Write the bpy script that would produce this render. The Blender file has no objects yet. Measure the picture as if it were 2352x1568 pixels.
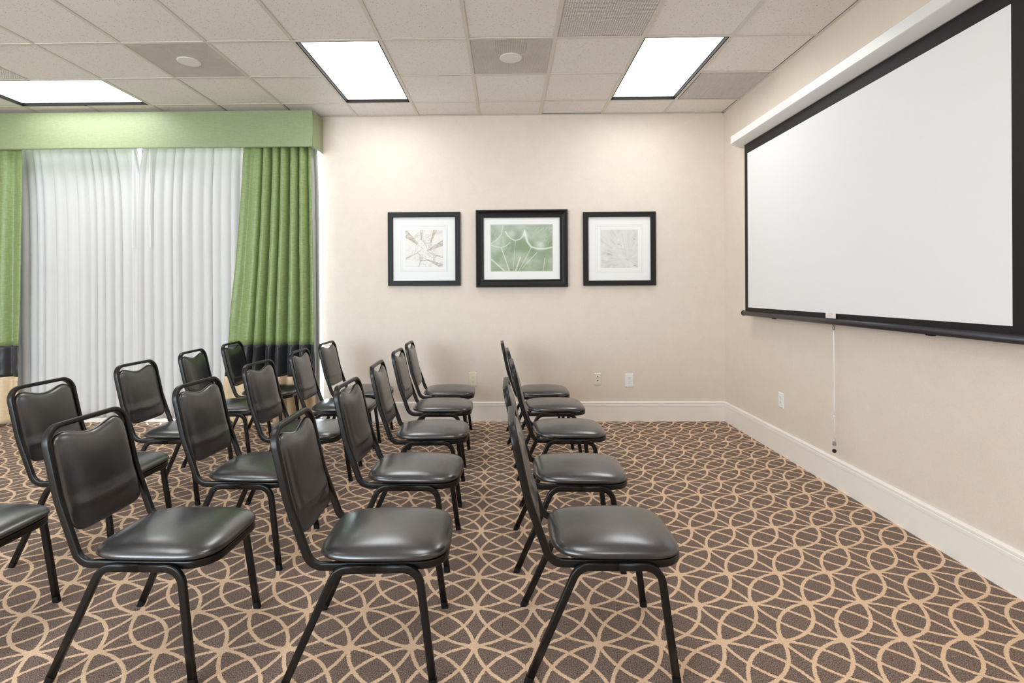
import bpy, bmesh, math, random
from mathutils import Vector, Matrix, noise as mnoise

SC = bpy.context.scene
COL = SC.collection

# ------------------------------------------------------------------ camera
IMG_W, IMG_H = 2352, 1568
F_PX, CX, CY = 1204.587, 1144.578, 666.199
ROLL, YAW, CAM_H = 0.00523, -0.01481, 1.30616
CEIL = CAM_H + 1.74335          # ceiling height
WY, WX = 5.23235, 2.16643       # picture wall plane, screen wall plane
XL, YR = -7.0, -2.6             # walls out of the picture
T = 0.6096                      # ceiling tile
GX0, GY0 = -0.26063, 3.6379     # a crossing of the ceiling grid

cd = bpy.data.cameras.new('camera')
cam = bpy.data.objects.new('camera', cd)
COL.objects.link(cam)
cd.sensor_fit = 'HORIZONTAL'
cd.sensor_width = 36.0
cd.lens = F_PX / IMG_W * 36.0
cd.shift_x = (IMG_W / 2 - CX) / IMG_W
cd.shift_y = (CY - IMG_H / 2) / IMG_W
cd.clip_start = 0.02
_c, _s = math.cos(YAW), math.sin(YAW)
_r, _f, _u = Vector((_c, -_s, 0)), Vector((_s, _c, 0)), Vector((0, 0, 1))
_cr, _sr = math.cos(ROLL), math.sin(ROLL)
_cx = _r * _cr - _u * _sr
_cy = _r * _sr + _u * _cr
_cz = -_f
cam.matrix_world = Matrix(((_cx.x, _cy.x, _cz.x, 0.0), (_cx.y, _cy.y, _cz.y, 0.0),
                           (_cx.z, _cy.z, _cz.z, CAM_H), (0, 0, 0, 1)))
SC.camera = cam

# ------------------------------------------------------------------ light
LAMP = 6.7            # emission of the ceiling panels
SKY = 11.5             # daylight outside the windows
wd = bpy.data.worlds.new('daylight')
SC.world = wd
wd.use_nodes = True
bg = wd.node_tree.nodes['Background']
bg.inputs['Color'].default_value = (0.80, 0.90, 1.0, 1)
bg.inputs['Strength'].default_value = SKY
SC.view_settings.view_transform = 'Standard'
SC.view_settings.look = 'None'
SC.view_settings.gamma = 1.0
SC.view_settings.use_curve_mapping = False
SC.view_settings.exposure = 0.28
SC.cycles.max_bounces = 10
SC.cycles.diffuse_bounces = 7
SC.cycles.transparent_max_bounces = 12
SC.cycles.sample_clamp_indirect = 6.0
SC.cycles.use_denoising = True

# ------------------------------------------------------------------ materials
def lin(r, g, b):
    f = lambda v: (v / 255 / 12.92) if v / 255 <= 0.04045 else ((v / 255 + 0.055) / 1.055) ** 2.4
    return (f(r), f(g), f(b), 1.0)

class NT:
    """small helper around a node tree"""
    def __init__(s, name):
        s.m = bpy.data.materials.new(name); s.m.use_nodes = True
        s.t = s.m.node_tree; s.b = s.t.nodes['Principled BSDF']; s.out = s.t.nodes['Material Output']
    def n(s, typ, **kw):
        nd = s.t.nodes.new(typ)
        for k, v in kw.items(): setattr(nd, k, v)
        return nd
    def l(s, a, b): s.t.links.new(a, b)
    def math(s, op, a, b=None, c=None):
        nd = s.n('ShaderNodeMath', operation=op)
        for i, v in enumerate((a, b, c)):
            if v is None: continue
            if isinstance(v, (int, float)): nd.inputs[i].default_value = v
            else: s.l(v, nd.inputs[i])
        return nd.outputs[0]
    def mix(s, fac, a, b):
        nd = s.n('ShaderNodeMix', data_type='RGBA')
        for k, v in ((0, fac), (6, a), (7, b)):
            if isinstance(v, (tuple, int, float)): nd.inputs[k].default_value = v
            else: s.l(v, nd.inputs[k])
        return nd.outputs[2]
    def coord(s, which='Object'): return s.n('ShaderNodeTexCoord').outputs[which]
    def noise(s, vec, scale, detail=2.0, rough=0.5):
        nd = s.n('ShaderNodeTexNoise'); nd.inputs['Scale'].default_value = scale
        nd.inputs['Detail'].default_value = detail; nd.inputs['Roughness'].default_value = rough
        s.l(vec, nd.inputs['Vector']); return nd.outputs[0]
    def scaled(s, vec, sx, sy, sz):
        nd = s.n('ShaderNodeMapping'); nd.inputs['Scale'].default_value = (sx, sy, sz)
        s.l(vec, nd.inputs['Vector']); return nd.outputs[0]
    def ramp(s, fac, p0, p1):
        nd = s.n('ShaderNodeMapRange'); nd.interpolation_type = 'SMOOTHSTEP'
        s.l(fac, nd.inputs[0]); nd.inputs[1].default_value = p0; nd.inputs[2].default_value = p1
        return nd.outputs[0]
    def bump(s, h, strength, dist):
        nd = s.n('ShaderNodeBump'); nd.inputs['Strength'].default_value = strength
        nd.inputs['Distance'].default_value = dist
        s.l(h, nd.inputs['Height']); s.l(nd.outputs[0], s.b.inputs['Normal'])
    def set(s, **kw):
        for k, v in kw.items():
            i = s.b.inputs[k.replace('_', ' ')]
            if isinstance(v, (tuple, int, float)): i.default_value = v
            else: s.l(v, i)

M = {}
def plain(name, col, rough=0.5, metal=0.0, spec=0.5):
    k = NT(name); k.set(Base_Color=col, Roughness=rough, Metallic=metal)
    k.b.inputs['Specular IOR Level'].default_value = spec
    M[name] = k.m; return k.m

# wall covering: pale woven beige vinyl
k = NT('wall_covering'); c = k.coord()
big = k.noise(c, 9.0, 3); fine = k.noise(c, 140.0, 2)
col = k.mix(k.math('ADD', k.math('MULTIPLY', big, 0.45), k.math('MULTIPLY', fine, 0.55)), lin(214, 200, 185), lin(234, 223, 210))
k.set(Base_Color=col, Roughness=0.6); k.b.inputs['Specular IOR Level'].default_value = 0.25
k.bump(fine, 0.12, 0.002); M['wall'] = k.m

plain('white_paint', lin(240, 234, 226), 0.4)
plain('rear_paint', lin(222, 206, 184), 0.7)
plain('grid_metal', lin(214, 209, 197), 0.45)
plain('blocker_grey', lin(120, 118, 114), 0.9)

# ceiling tile: off-white mineral board with pinholes and short fissures
k = NT('ceiling_tile'); c = k.coord()
v = k.n('ShaderNodeTexVoronoi', feature='F1'); v.inputs['Scale'].default_value = 95.0
warp = k.n('ShaderNodeVectorMath', operation='ADD')
nz = k.n('ShaderNodeTexNoise'); nz.inputs['Scale'].default_value = 60.0; k.l(c, nz.inputs['Vector'])
sc_ = k.n('ShaderNodeVectorMath', operation='SCALE'); k.l(nz.outputs[1], sc_.inputs[0]); sc_.inputs['Scale'].default_value = 0.012
k.l(c, warp.inputs[0]); k.l(sc_.outputs[0], warp.inputs[1]); k.l(warp.outputs[0], v.inputs['Vector'])
hole = k.math('SUBTRACT', 1.0, k.ramp(v.outputs['Distance'], 0.14, 0.26))
gate = k.ramp(k.noise(c, 48.0, 1), 0.44, 0.56)
hole = k.math('MULTIPLY', hole, gate)
col = k.mix(k.noise(c, 2.2, 2), lin(240, 236, 232), lin(231, 226, 222))
col = k.mix(k.math('MULTIPLY', hole, 0.85), col, lin(130, 112, 94))
k.set(Base_Color=col, Roughness=0.9); k.b.inputs['Specular IOR Level'].default_value = 0.1
M['tile'] = k.m

# carpet: brown loop pile with cream arcs running along both diagonals of a 9 inch square
k = NT('carpet'); c = k.coord()
wob = k.n('ShaderNodeTexNoise'); wob.inputs['Scale'].default_value = 150.0; wob.inputs['Detail'].default_value = 2.0
k.l(c, wob.inputs['Vector'])
wv = k.n('ShaderNodeVectorMath', operation='SUBTRACT'); k.l(wob.outputs[1], wv.inputs[0]); wv.inputs[1].default_value = (0.5, 0.5, 0.5)
ws = k.n('ShaderNodeVectorMath', operation='SCALE'); k.l(wv.outputs[0], ws.inputs[0]); ws.inputs['Scale'].default_value = 0.0095
wa = k.n('ShaderNodeVectorMath', operation='ADD'); k.l(c, wa.inputs[0]); k.l(ws.outputs[0], wa.inputs[1])
A11, A12, A21, A22 = 0.2289427, 0.00707527, -0.00459221, 0.23060236     # lattice vectors a=(A11,A12), b=(A21,A22)
OX, OY = 0.14623464, -0.14317388
det = A11 * A22 - A12 * A21
def lat(px, py):
    nd = k.n('ShaderNodeVectorMath', operation='DOT_PRODUCT'); k.l(wa.outputs[0], nd.inputs[0]); nd.inputs[1].default_value = (px, py, 0)
    return nd.outputs['Value']
ii = k.math('SUBTRACT', lat(A22 / det, -A21 / det), (OX * A22 - OY * A21) / det)
jj = k.math('SUBTRACT', lat(-A12 / det, A11 / det), (-OX * A12 + OY * A11) / det)
fi, fj = k.math('FRACT', k.math('ADD', ii, 100.0)), k.math('FRACT', k.math('ADD', jj, 100.0))
CC, RR = 1.183, 1.197
def arc(a, b):
    dx, dy = k.math('SUBTRACT', fi, a), k.math('SUBTRACT', fj, b)
    r = k.math('SQRT', k.math('ADD', k.math('MULTIPLY', dx, dx), k.math('MULTIPLY', dy, dy)))
    return k.math('ABSOLUTE', k.math('SUBTRACT', r, RR))
d = k.math('MINIMUM', k.math('MINIMUM', arc(CC, CC), arc(1 - CC, CC)), k.math('MINIMUM', arc(CC, 1 - CC), arc(1 - CC, 1 - CC)))
ci = k.math('SUBTRACT', 0.5, k.math('ABSOLUTE', k.math('SUBTRACT', fi, 0.5)))
cj = k.math('SUBTRACT', 0.5, k.math('ABSOLUTE', k.math('SUBTRACT', fj, 0.5)))
node = k.math('SQRT', k.math('ADD', k.math('MULTIPLY', ci, ci), k.math('MULTIPLY', cj, cj)))
d = k.math('MINIMUM', d, k.math('SUBTRACT', node, 0.066))
line = k.math('SUBTRACT', 1.0, k.ramp(d, 0.026, 0.034))
pile = k.noise(c, 260.0, 2, 0.75)
pile2 = k.noise(c, 7.0, 2)
brown = k.mix(k.ramp(pile, 0.34, 0.66), lin(68, 55, 49), lin(162, 142, 130))
brown = k.mix(k.math('MULTIPLY', pile2, 0.25), brown, lin(92, 72, 60))
cream = k.mix(k.ramp(pile, 0.25, 0.75), lin(198, 164, 132), lin(244, 213, 182))
k.set(Base_Color=k.mix(line, brown, cream), Roughness=0.95); k.b.inputs['Specular IOR Level'].default_value = 0.1
k.bump(pile, 0.35, 0.004); M['carpet'] = k.m

# black vinyl upholstery with a soft sheen
k = NT('black_vinyl'); c = k.coord()
w = k.noise(k.scaled(c, 1, 1, 1), 9.0, 3)
g = k.noise(c, 380.0, 1)
k.set(Base_Color=lin(32, 31, 34), Roughness=k.math('ADD', k.math('MULTIPLY', w, 0.06), 0.27))
k.b.inputs['Specular IOR Level'].default_value = 1.0
k.b.inputs['Coat Weight'].default_value = 0.55; k.b.inputs['Coat Roughness'].default_value = 0.2
h = k.math('ADD', k.math('MULTIPLY', w, 1.0), k.math('MULTIPLY', g, 0.05))
k.bump(h, 0.10, 0.02); M['vinyl'] = k.m
plain('black_metal', lin(16, 15, 15), 0.32, 0.0, 0.4)
plain('black_rubber', lin(13, 12, 12), 0.6, 0, 0.25)
plain('black_wood', lin(30, 27, 28), 0.5, 0.0, 0.3)
plain('black_trim', lin(12, 11, 11), 0.7, 0, 0.2)
plain('mat_board', lin(236, 236, 234), 0.7)
plain('mat_groove', lin(214, 214, 212), 0.7)

def silk(name, a, b, rough=0.42):
    k = NT(name); c = k.coord()
    slub = k.noise(k.scaled(c, 22, 22, 260), 1.0, 3, 0.65)
    slub2 = k.noise(k.scaled(c, 150, 150, 12), 1.0, 2)
    f = k.math('ADD', k.math('MULTIPLY', slub, 0.7), k.math('MULTIPLY', slub2, 0.3))
    k.set(Base_Color=k.mix(k.ramp(f, 0.3, 0.7), a, b), Roughness=rough)
    k.b.inputs['Sheen Weight'].default_value = 0.25
    k.b.inputs['Sheen Roughness'].default_value = 0.4
    k.bump(f, 0.12, 0.002); M[name] = k.m
silk('green_silk', lin(112, 131, 74), lin(144, 162, 106))
silk('black_silk', lin(34, 34, 38), lin(46, 46, 50))
silk('beige_silk', lin(206, 180, 146), lin(222, 198, 164))
silk('valance_green', lin(132, 144, 104), lin(147, 158, 120), 0.5)

# white lining curtain, lets some daylight through
k = NT('white_voile'); c = k.coord()
k.set(Base_Color=k.mix(k.noise(k.scaled(c, 8, 8, 3), 1.0, 2), lin(206, 204, 202), lin(212, 210, 208)), Roughness=0.8)
k.b.inputs['Specular IOR Level'].default_value = 0.15
tr = k.n('ShaderNodeBsdfTranslucent'); tr.inputs['Color'].default_value = (0.92, 0.92, 0.91, 1)
mx = k.n('ShaderNodeMixShader'); mx.inputs[0].default_value = 0.08
k.l(k.b.outputs[0], mx.inputs[1]); k.l(tr.outputs[0], mx.inputs[2]); k.l(mx.outputs[0], k.out.inputs[0]); M['voile'] = k.m

plain('screen_white', lin(232, 232, 233), 0.55, 0, 0.3)
plain('screen_black', lin(27, 24, 26), 0.6, 0, 0.3)
plain('casing_white', lin(226, 226, 224), 0.3)
plain('batten_black', lin(44, 41, 46), 0.4)
plain('cord_white', lin(232, 230, 224), 0.7)
plain('sticker_white', lin(238, 232, 230), 0.6)
plain('sticker_pink', lin(222, 150, 152), 0.7)
plain('sticker_grey', lin(206, 190, 190), 0.7)
plain('almond', lin(226, 222, 194), 0.4)
plain('ivory', lin(226, 219, 204), 0.4)
plain('bright_white', lin(236, 236, 236), 0.35)
plain('slot_dark', lin(62, 46, 28), 0.7)
plain('slot_brown', lin(120, 100, 62), 0.7)
plain('vent_metal', lin(196, 190, 184), 0.5)
plain('vent_disc', lin(232, 226, 222), 0.5)
plain('vent_inside', lin(176, 166, 160), 0.8)
plain('vent_duct', lin(74, 64, 58), 0.8)
plain('window_metal', lin(206, 206, 206), 0.4)
k = NT('clear_plastic'); k.set(Base_Color=(0.93, 0.93, 0.92, 1), Roughness=0.15)
k.b.inputs['Transmission Weight'].default_value = 0.85; M['plastic'] = k.m
k = NT('window_glass'); gl = k.n('ShaderNodeBsdfTransparent'); gl.inputs[0].default_value = (0.96, 0.98, 0.98, 1)
gs = k.n('ShaderNodeBsdfGlossy'); gs.inputs['Roughness'].default_value = 0.02
mx = k.n('ShaderNodeMixShader'); mx.inputs[0].default_value = 0.06
k.l(gl.outputs[0], mx.inputs[1]); k.l(gs.outputs[0], mx.inputs[2]); k.l(mx.outputs[0], k.out.inputs[0]); M['glass'] = k.m
k = NT('light_lens'); em = k.n('ShaderNodeEmission'); em.inputs[0].default_value = (0.975, 0.99, 1.0, 1); em.inputs[1].default_value = LAMP
k.l(em.outputs[0], k.out.inputs[0]); M['lens'] = k.m
# perforated steel face of the ceiling diffusers
k = NT('perforated_steel'); c = k.coord()
sx = k.n('ShaderNodeSeparateXYZ'); k.l(c, sx.inputs[0])
P_ = 0.0072
def cell(o): return k.math('SUBTRACT', k.math('FRACT', k.math('ADD', k.math('DIVIDE', o, P_), 500.0)), 0.5)
a, b = cell(sx.outputs[0]), cell(sx.outputs[1])
rr = k.math('SQRT', k.math('ADD', k.math('MULTIPLY', a, a), k.math('MULTIPLY', b, b)))
holef = k.math('SUBTRACT', 1.0, k.ramp(rr, 0.27, 0.31))
k.set(Base_Color=k.mix(k.noise(c, 5.0, 3), lin(206, 196, 188), lin(236, 230, 225)), Roughness=0.5)
tp = k.n('ShaderNodeBsdfTransparent'); mx = k.n('ShaderNodeMixShader')
k.l(holef, mx.inputs[0]); k.l(k.b.outputs[0], mx.inputs[1]); k.l(tp.outputs[0], mx.inputs[2]); k.l(mx.outputs[0], k.out.inputs[0])
M['perforated'] = k.m
k = NT('print_paper'); at_ = k.n('ShaderNodeVertexColor'); at_.layer_name = 'print'
k.set(Base_Color=at_.outputs[0], Roughness=0.45); M['print'] = k.m

# ------------------------------------------------------------------ mesh helpers
def link(name, bm, mat, parent=None, smooth=False, loc=None):
    me = bpy.data.meshes.new(name)
    bmesh.ops.recalc_face_normals(bm, faces=bm.faces[:])
    bm.to_mesh(me); bm.free()
    if smooth:
        for p in me.polygons: p.use_smooth = len(p.vertices) < 5
    for m in (mat if isinstance(mat, (list, tuple)) else [mat]): me.materials.append(M[m])
    o = bpy.data.objects.new(name, me); COL.objects.link(o)
    if parent is not None: o.parent = parent
    if loc is not None: o.location = loc
    return o

def empty(name, loc, rz=0.0):
    o = bpy.data.objects.new(name, None); COL.objects.link(o)
    o.location = loc; o.rotation_euler = (0, 0, rz); o.empty_display_size = 0.1
    return o

def tag(o, label, cat, group=None):
    o['label'] = label; o['category'] = cat
    if group: o['group'] = group
    return o

def struct(o):
    o['kind'] = 'structure'; return o

def box(bm, x0, x1, y0, y1, z0, z1, bev=0.0, mi=0):
    vs = [bm.verts.new((x, y, z)) for x in (x0, x1) for y in (y0, y1) for z in (z0, z1)]
    fs = []
    for q in ((0, 1, 3, 2), (4, 6, 7, 5), (0, 4, 5, 1), (2, 3, 7, 6), (0, 2, 6, 4), (1, 5, 7, 3)):
        f = bm.faces.new([vs[i] for i in q]); f.material_index = mi; fs.append(f)
    if bev:
        es = list({e for f in fs for e in f.edges})
        bmesh.ops.bevel(bm, geom=es, offset=bev, segments=2, profile=0.5, affect='EDGES')

def quad(bm, pts, mi=0):
    f = bm.faces.new([bm.verts.new(p) for p in pts]); f.material_index = mi; return f

def prism(bm, prof, axis, a0, a1, caps=True):
    """profile of 2-D points extruded along an axis; axis 'x': prof=(y,z), axis 'y': prof=(x,z), axis 'z': prof=(x,y)"""
    def P(p, a):
        return {'x': (a, p[0], p[1]), 'y': (p[0], a, p[1]), 'z': (p[0], p[1], a)}[axis]
    A = [bm.verts.new(P(p, a0)) for p in prof]; B = [bm.verts.new(P(p, a1)) for p in prof]
    n = len(prof)
    for i in range(n): bm.faces.new((A[i], A[(i + 1) % n], B[(i + 1) % n], B[i]))
    if caps: bm.faces.new(A); bm.faces.new(B[::-1])

def lathe(bm, prof, center=(0, 0, 0), axis='z', seg=24):
    rings = []
    for r, h in prof:
        ring = []
        for i in range(seg):
            t = 2 * math.pi * i / seg; a, b = r * math.cos(t), r * math.sin(t)
            p = {'z': (a, b, h), 'y': (a, h, b), 'x': (h, a, b)}[axis]
            ring.append(bm.verts.new(Vector(p) + Vector(center)))
        rings.append(ring)
    for A, B in zip(rings, rings[1:]):
        for i in range(seg): bm.faces.new((A[i], A[(i + 1) % seg], B[(i + 1) % seg], B[i]))
    bm.faces.new(rings[0][::-1]); bm.faces.new(rings[-1])

def section(w, h, n=12, e=3.2):
    out = []
    for i in range(n):
        t = 2 * math.pi * (i + 0.5) / n; a, b = math.cos(t), math.sin(t)
        out.append((w / 2 * math.copysign(abs(a) ** (2 / e), a), h / 2 * math.copysign(abs(b) ** (2 / e), b)))
    return out

def sweep(bm, path, sec, lateral, closed=False):
    """sec points (along lateral, along binormal); the lateral vector is carried along the path without twist"""
    n = len(path); L = Vector(lateral).normalized(); rings = []; prevt = None
    for i, p in enumerate(path):
        p = Vector(p)
        a = Vector(path[i - 1]) if (i > 0 or closed) else p
        b = Vector(path[(i + 1) % n]) if (i < n - 1 or closed) else p
        t = (b - a).normalized()
        if prevt is not None: L = prevt.rotation_difference(t) @ L
        L = (L - t * L.dot(t)).normalized(); prevt = t
        B = t.cross(L)
        rings.append([bm.verts.new(p + L * u + B * v) for u, v in sec])
    m = len(sec)
    for k_ in range(n if closed else n - 1):
        A, C = rings[k_], rings[(k_ + 1) % n]
        for i in range(m): bm.faces.new((A[i], A[(i + 1) % m], C[(i + 1) % m], C[i]))
    if not closed: bm.faces.new(rings[0][::-1]); bm.faces.new(rings[-1])

def fillet(pts, radii, seg=8, closed=False):
    """round the corners of a polyline"""
    out = []; n = len(pts)
    for i in range(n):
        p = Vector(pts[i]); r = radii[i]
        if r == 0 or (not closed and i in (0, n - 1)): out.append(p); continue
        a = Vector(pts[i - 1]) - p; b = Vector(pts[(i + 1) % n]) - p
        a.normalize(); b.normalize()
        ang = a.angle(b); tl = r / math.tan(ang / 2)
        p0, p1 = p + a * tl, p + b * tl
        cdir = (a + b).normalized(); cen = p + cdir * (r / math.sin(ang / 2))
        v0, v1 = p0 - cen, p1 - cen; tot = v0.angle(v1); ax = v0.cross(v1).normalized()
        for s in range(seg + 1): out.append(cen + Matrix.Rotation(tot * s / seg, 3, ax) @ v0)
    return out

def densify(path, step):
    out = [Vector(path[0])]
    for a, b in zip(path, path[1:]):
        a, b = Vector(a), Vector(b); n = max(1, int((b - a).length / step))
        for i in range(1, n + 1): out.append(a.lerp(b, i / n))
    return out

# ------------------------------------------------------------------ the room
bm = bmesh.new(); quad(bm, [(XL, YR, 0), (WX, YR, 0), (WX, WY + 0.3, 0), (XL, WY + 0.3, 0)])
struct(link('floor', bm, 'carpet'))
bm = bmesh.new(); box(bm, XL - 0.1, WX + 0.1, YR - 0.1, WY + 0.5, CEIL + 0.36, CEIL + 0.42)
struct(link('sky_blocker', bm, 'blocker_grey'))  # unseen sheet added over the ceiling to keep sky light out

WIN_X0, WIN_X1, WIN_Z0, WIN_Z1 = -6.2, -1.836, 0.12, 2.94
bm = bmesh.new()
box(bm, WIN_X1, WX + 0.12, WY, WY + 0.22, 0, CEIL + 0.36)
box(bm, XL - 0.12, WIN_X0, WY, WY + 0.22, 0, CEIL + 0.36)
box(bm, WIN_X0, WIN_X1, WY, WY + 0.22, 0, WIN_Z0)
box(bm, WIN_X0, WIN_X1, WY, WY + 0.22, WIN_Z1, CEIL + 0.36)
struct(link('wall_back', bm, 'wall'))
bm = bmesh.new(); box(bm, WX, WX + 0.12, YR - 0.12, WY, 0, CEIL + 0.36)
struct(link('wall_right', bm, 'wall'))
bm = bmesh.new(); box(bm, XL - 0.12, XL, YR - 0.12, WY, 0, CEIL + 0.36)
struct(link('wall_left', bm, 'rear_paint'))
# unseen wall behind the camera; its broad window is invented for cool fill light
RWX0, RWX1, RWZ0, RWZ1 = -6.4, -1.4, 0.45, 2.9
bm = bmesh.new()
box(bm, XL, RWX0, YR - 0.12, YR, 0, CEIL + 0.36); box(bm, RWX1, WX, YR - 0.12, YR, 0, CEIL + 0.36)
box(bm, RWX0, RWX1, YR - 0.12, YR, 0, RWZ0); box(bm, RWX0, RWX1, YR - 0.12, YR, RWZ1, CEIL + 0.36)
struct(link('wall_front', bm, 'rear_paint'))

def window(name, x0, x1, z0, z1, y, bars):
    bm = bmesh.new(); w = 0.05
    box(bm, x0, x1, y, y + 0.05, z0, z0 + w); box(bm, x0, x1, y, y + 0.05, z1 - w, z1)
    for i in range(bars + 2):
        x = x0 + (x1 - x0 - w) * i / (bars + 1)
        box(bm, x, x + w, y, y + 0.05, z0 + w, z1 - w)
    o = struct(link(name, bm, 'window_metal'))
    bm = bmesh.new(); box(bm, x0 + 0.02, x1 - 0.02, y + 0.022, y + 0.028, z0 + 0.02, z1 - 0.02)
    link('window_glass', bm, 'glass', o)
    return o
window('window_1', WIN_X0, WIN_X1, WIN_Z0, WIN_Z1, WY + 0.15, 3)
window('fill_window', RWX0, RWX1, RWZ0, RWZ1, YR - 0.10, 4)  # added out of view as a soft fill source
ld = bpy.data.lights.new('fill_window_portal', 'AREA'); ld.shape = 'RECTANGLE'; ld.size = RWX1 - RWX0; ld.size_y = RWZ1 - RWZ0; ld.cycles.is_portal = True
lo = bpy.data.objects.new('fill_window_portal', ld); COL.objects.link(lo); lo.location = ((RWX0 + RWX1) / 2, YR - 0.13, (RWZ0 + RWZ1) / 2); lo.rotation_euler = (math.pi / 2, 0, 0)

# baseboards: flat board, bead, groove, cap
BB = [(0, 0), (0.016, 0), (0.016, 0.146), (0.0145, 0.148), (0.0145, 0.1495), (0.019, 0.151), (0.019, 0.167), (0.017, 0.170),
      (0.0125, 0.171), (0.0125, 0.1735), (0.017, 0.175), (0.017, 0.184), (0.012, 0.191), (0.004, 0.194), (0, 0.194)]
bm = bmesh.new(); prism(bm, [(WY - d_, z_) for d_, z_ in BB], 'x', WIN_X1, WX)
struct(link('baseboard_back', bm, 'white_paint'))
bm = bmesh.new(); prism(bm, [(WX - d_, z_) for d_, z_ in BB], 'y', YR, WY)
struct(link('baseboard_right', bm, 'white_paint'))
bm = bmesh.new(); box(bm, WIN_X0, WIN_X1 - 0.001, WY - 0.03, WY + 0.02, 0.0, 0.045, 0.004)
struct(link('trim_4', bm, 'white_paint'))

# ceiling
LIGHTS = [(-2, 0, 1, 2), (2, 0, 1, 2), (-7, 1, 2, 1)]
FILL_LIGHTS = [(i, j, 1, 2) for i, j in ((-4, -4), (0, -4), (1, -7))]  # panels added out of frame for fill and seat highlights
VENTS = [(-4, 0, 'perf'), (0, 0, 'perf'), (1, -1, 'egg'), (3, 1, 'egg'), (-7, 0, 'egg')]
taken = set()
for i, j, a, b in LIGHTS + FILL_LIGHTS:
    for p in range(a):
        for q in range(b): taken.add((i + p, j + q))
for i, j, _ in VENTS: taken.add((i, j))
gx = lambda i: GX0 + i * T
gy = lambda j: GY0 + j * T
bm = bmesh.new(); random.seed(4)
for i in range(-12, 4):
    for j in range(-11, 3):
        if (i, j) in taken: continue
        x0, x1 = max(gx(i), XL), min(gx(i + 1), WX - 0.0215); y0, y1 = max(gy(j), YR), min(gy(j + 1), WY)
        if x1 - x0 < 0.02 or y1 - y0 < 0.02: continue
        if (i, j) == (1, 2): y1 -= 0.032
        if (i, j) in ((-4, 2), (-3, 2)): x0 += 0.014
        g_ = 0.004; dz = random.uniform(0, 0.0015)
        box(bm, x0 + g_, x1 - g_, y0 + g_, y1 - g_, CEIL + 0.004 + dz, CEIL + 0.02)
struct(link('ceiling', bm, 'tile'))
bm = bmesh.new()
for i in range(-11, 4):
    x = gx(i)
    if x <= XL: continue
    gap = [(gy(b_), gy(b_ + q_)) for a_, b_, p_, q_ in LIGHTS + FILL_LIGHTS if a_ < i < a_ + p_]
    y_ = YR
    for g0, g1 in gap + [(WY, WY)]:
        box(bm, x - 0.012, x + 0.012, y_, g0, CEIL, CEIL + 0.0035); y_ = g1
lightcells = {}
for n_, (i, j, a, b) in enumerate(LIGHTS + FILL_LIGHTS):
    for p in range(a):
        for q in range(b): lightcells[(i + p, j + q)] = n_
for j in range(-10, 3):
    y = gy(j)
    for i in range(-12, 4):
        if lightcells.get((i, j), -1) == lightcells.get((i, j - 1), -2): continue
        x0, x1 = max(gx(i) + 0.012, XL), min(gx(i + 1) - 0.012, WX)
        if x1 > x0: box(bm, x0, x1, y - 0.012, y + 0.012, CEIL + 0.0002, CEIL + 0.0035)
struct(link('trim_1', bm, 'grid_metal'))
bm = bmesh.new()   # wall angle
box(bm, XL, WX, WY - 0.022, WY, CEIL - 0.001, CEIL + 0.002); box(bm, WX - 0.022, WX, YR, WY, CEIL - 0.001, CEIL + 0.002)
box(bm, WX - 0.002, WX, YR, WY, CEIL - 0.004, CEIL + 0.03); box(bm, WIN_X1, WX, WY - 0.002, WY, CEIL - 0.004, CEIL + 0.03)
struct(link('trim_2', bm, 'grid_metal'))

def ring(bm, x0, x1, y0, y1, w, z0, z1):
    box(bm, x0, x1, y0, y0 + w, z0, z1); box(bm, x0, x1, y1 - w, y1, z0, z1)
    box(bm, x0, x0 + w, y0 + w, y1 - w, z0, z1); box(bm, x1 - w, x1, y0 + w, y1 - w, z0, z1)

def ceiling_light(i, j, a, b, label, group=None):
    w, h = a * T, b * T
    e = empty('ceiling_light', (gx(i) + w / 2, gy(j) + h / 2, CEIL))
    tag(e, label, 'ceiling light', group)
    x, y = w / 2 - 0.012, h / 2 - 0.012
    bm = bmesh.new(); ring(bm, -x, x, -y, y, 0.009, 0.001, 0.034); link('surround', bm, 'black_trim', e)
    x -= 0.009; y -= 0.009
    bm = bmesh.new(); ring(bm, -x, x, -y, y, 0.006, 0.026, 0.034); link('lens_frame', bm, 'grid_metal', e)
    x -= 0.006; y -= 0.006
    bm = bmesh.new(); quad(bm, [(-x, -y, 0.030), (-x, y, 0.030), (x, y, 0.030), (x, -y, 0.030)])
    link('lens', bm, 'lens', e)
    bm = bmesh.new(); box(bm, -w / 2 + 0.014, w / 2 - 0.014, -h / 2 + 0.014, h / 2 - 0.014, 0.035, 0.12); link('housing', bm, 'grid_metal', e)
    return e
ceiling_light(-2, 0, 1, 2, 'bright ceiling light panel over the green curtain end of the picture wall', 'lit ceiling panels')
ceiling_light(2, 0, 1, 2, 'bright ceiling light panel closest to the projection screen', 'lit ceiling panels')
ceiling_light(-7, 1, 2, 1, 'bright ceiling light panel set lengthwise above the green valance', 'lit ceiling panels')
for n_, (i, j, a, b) in enumerate(FILL_LIGHTS):
    ceiling_light(i, j, a, b, 'unseen ceiling light panel added as fill light', 'added fill panels out of view')

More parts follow.
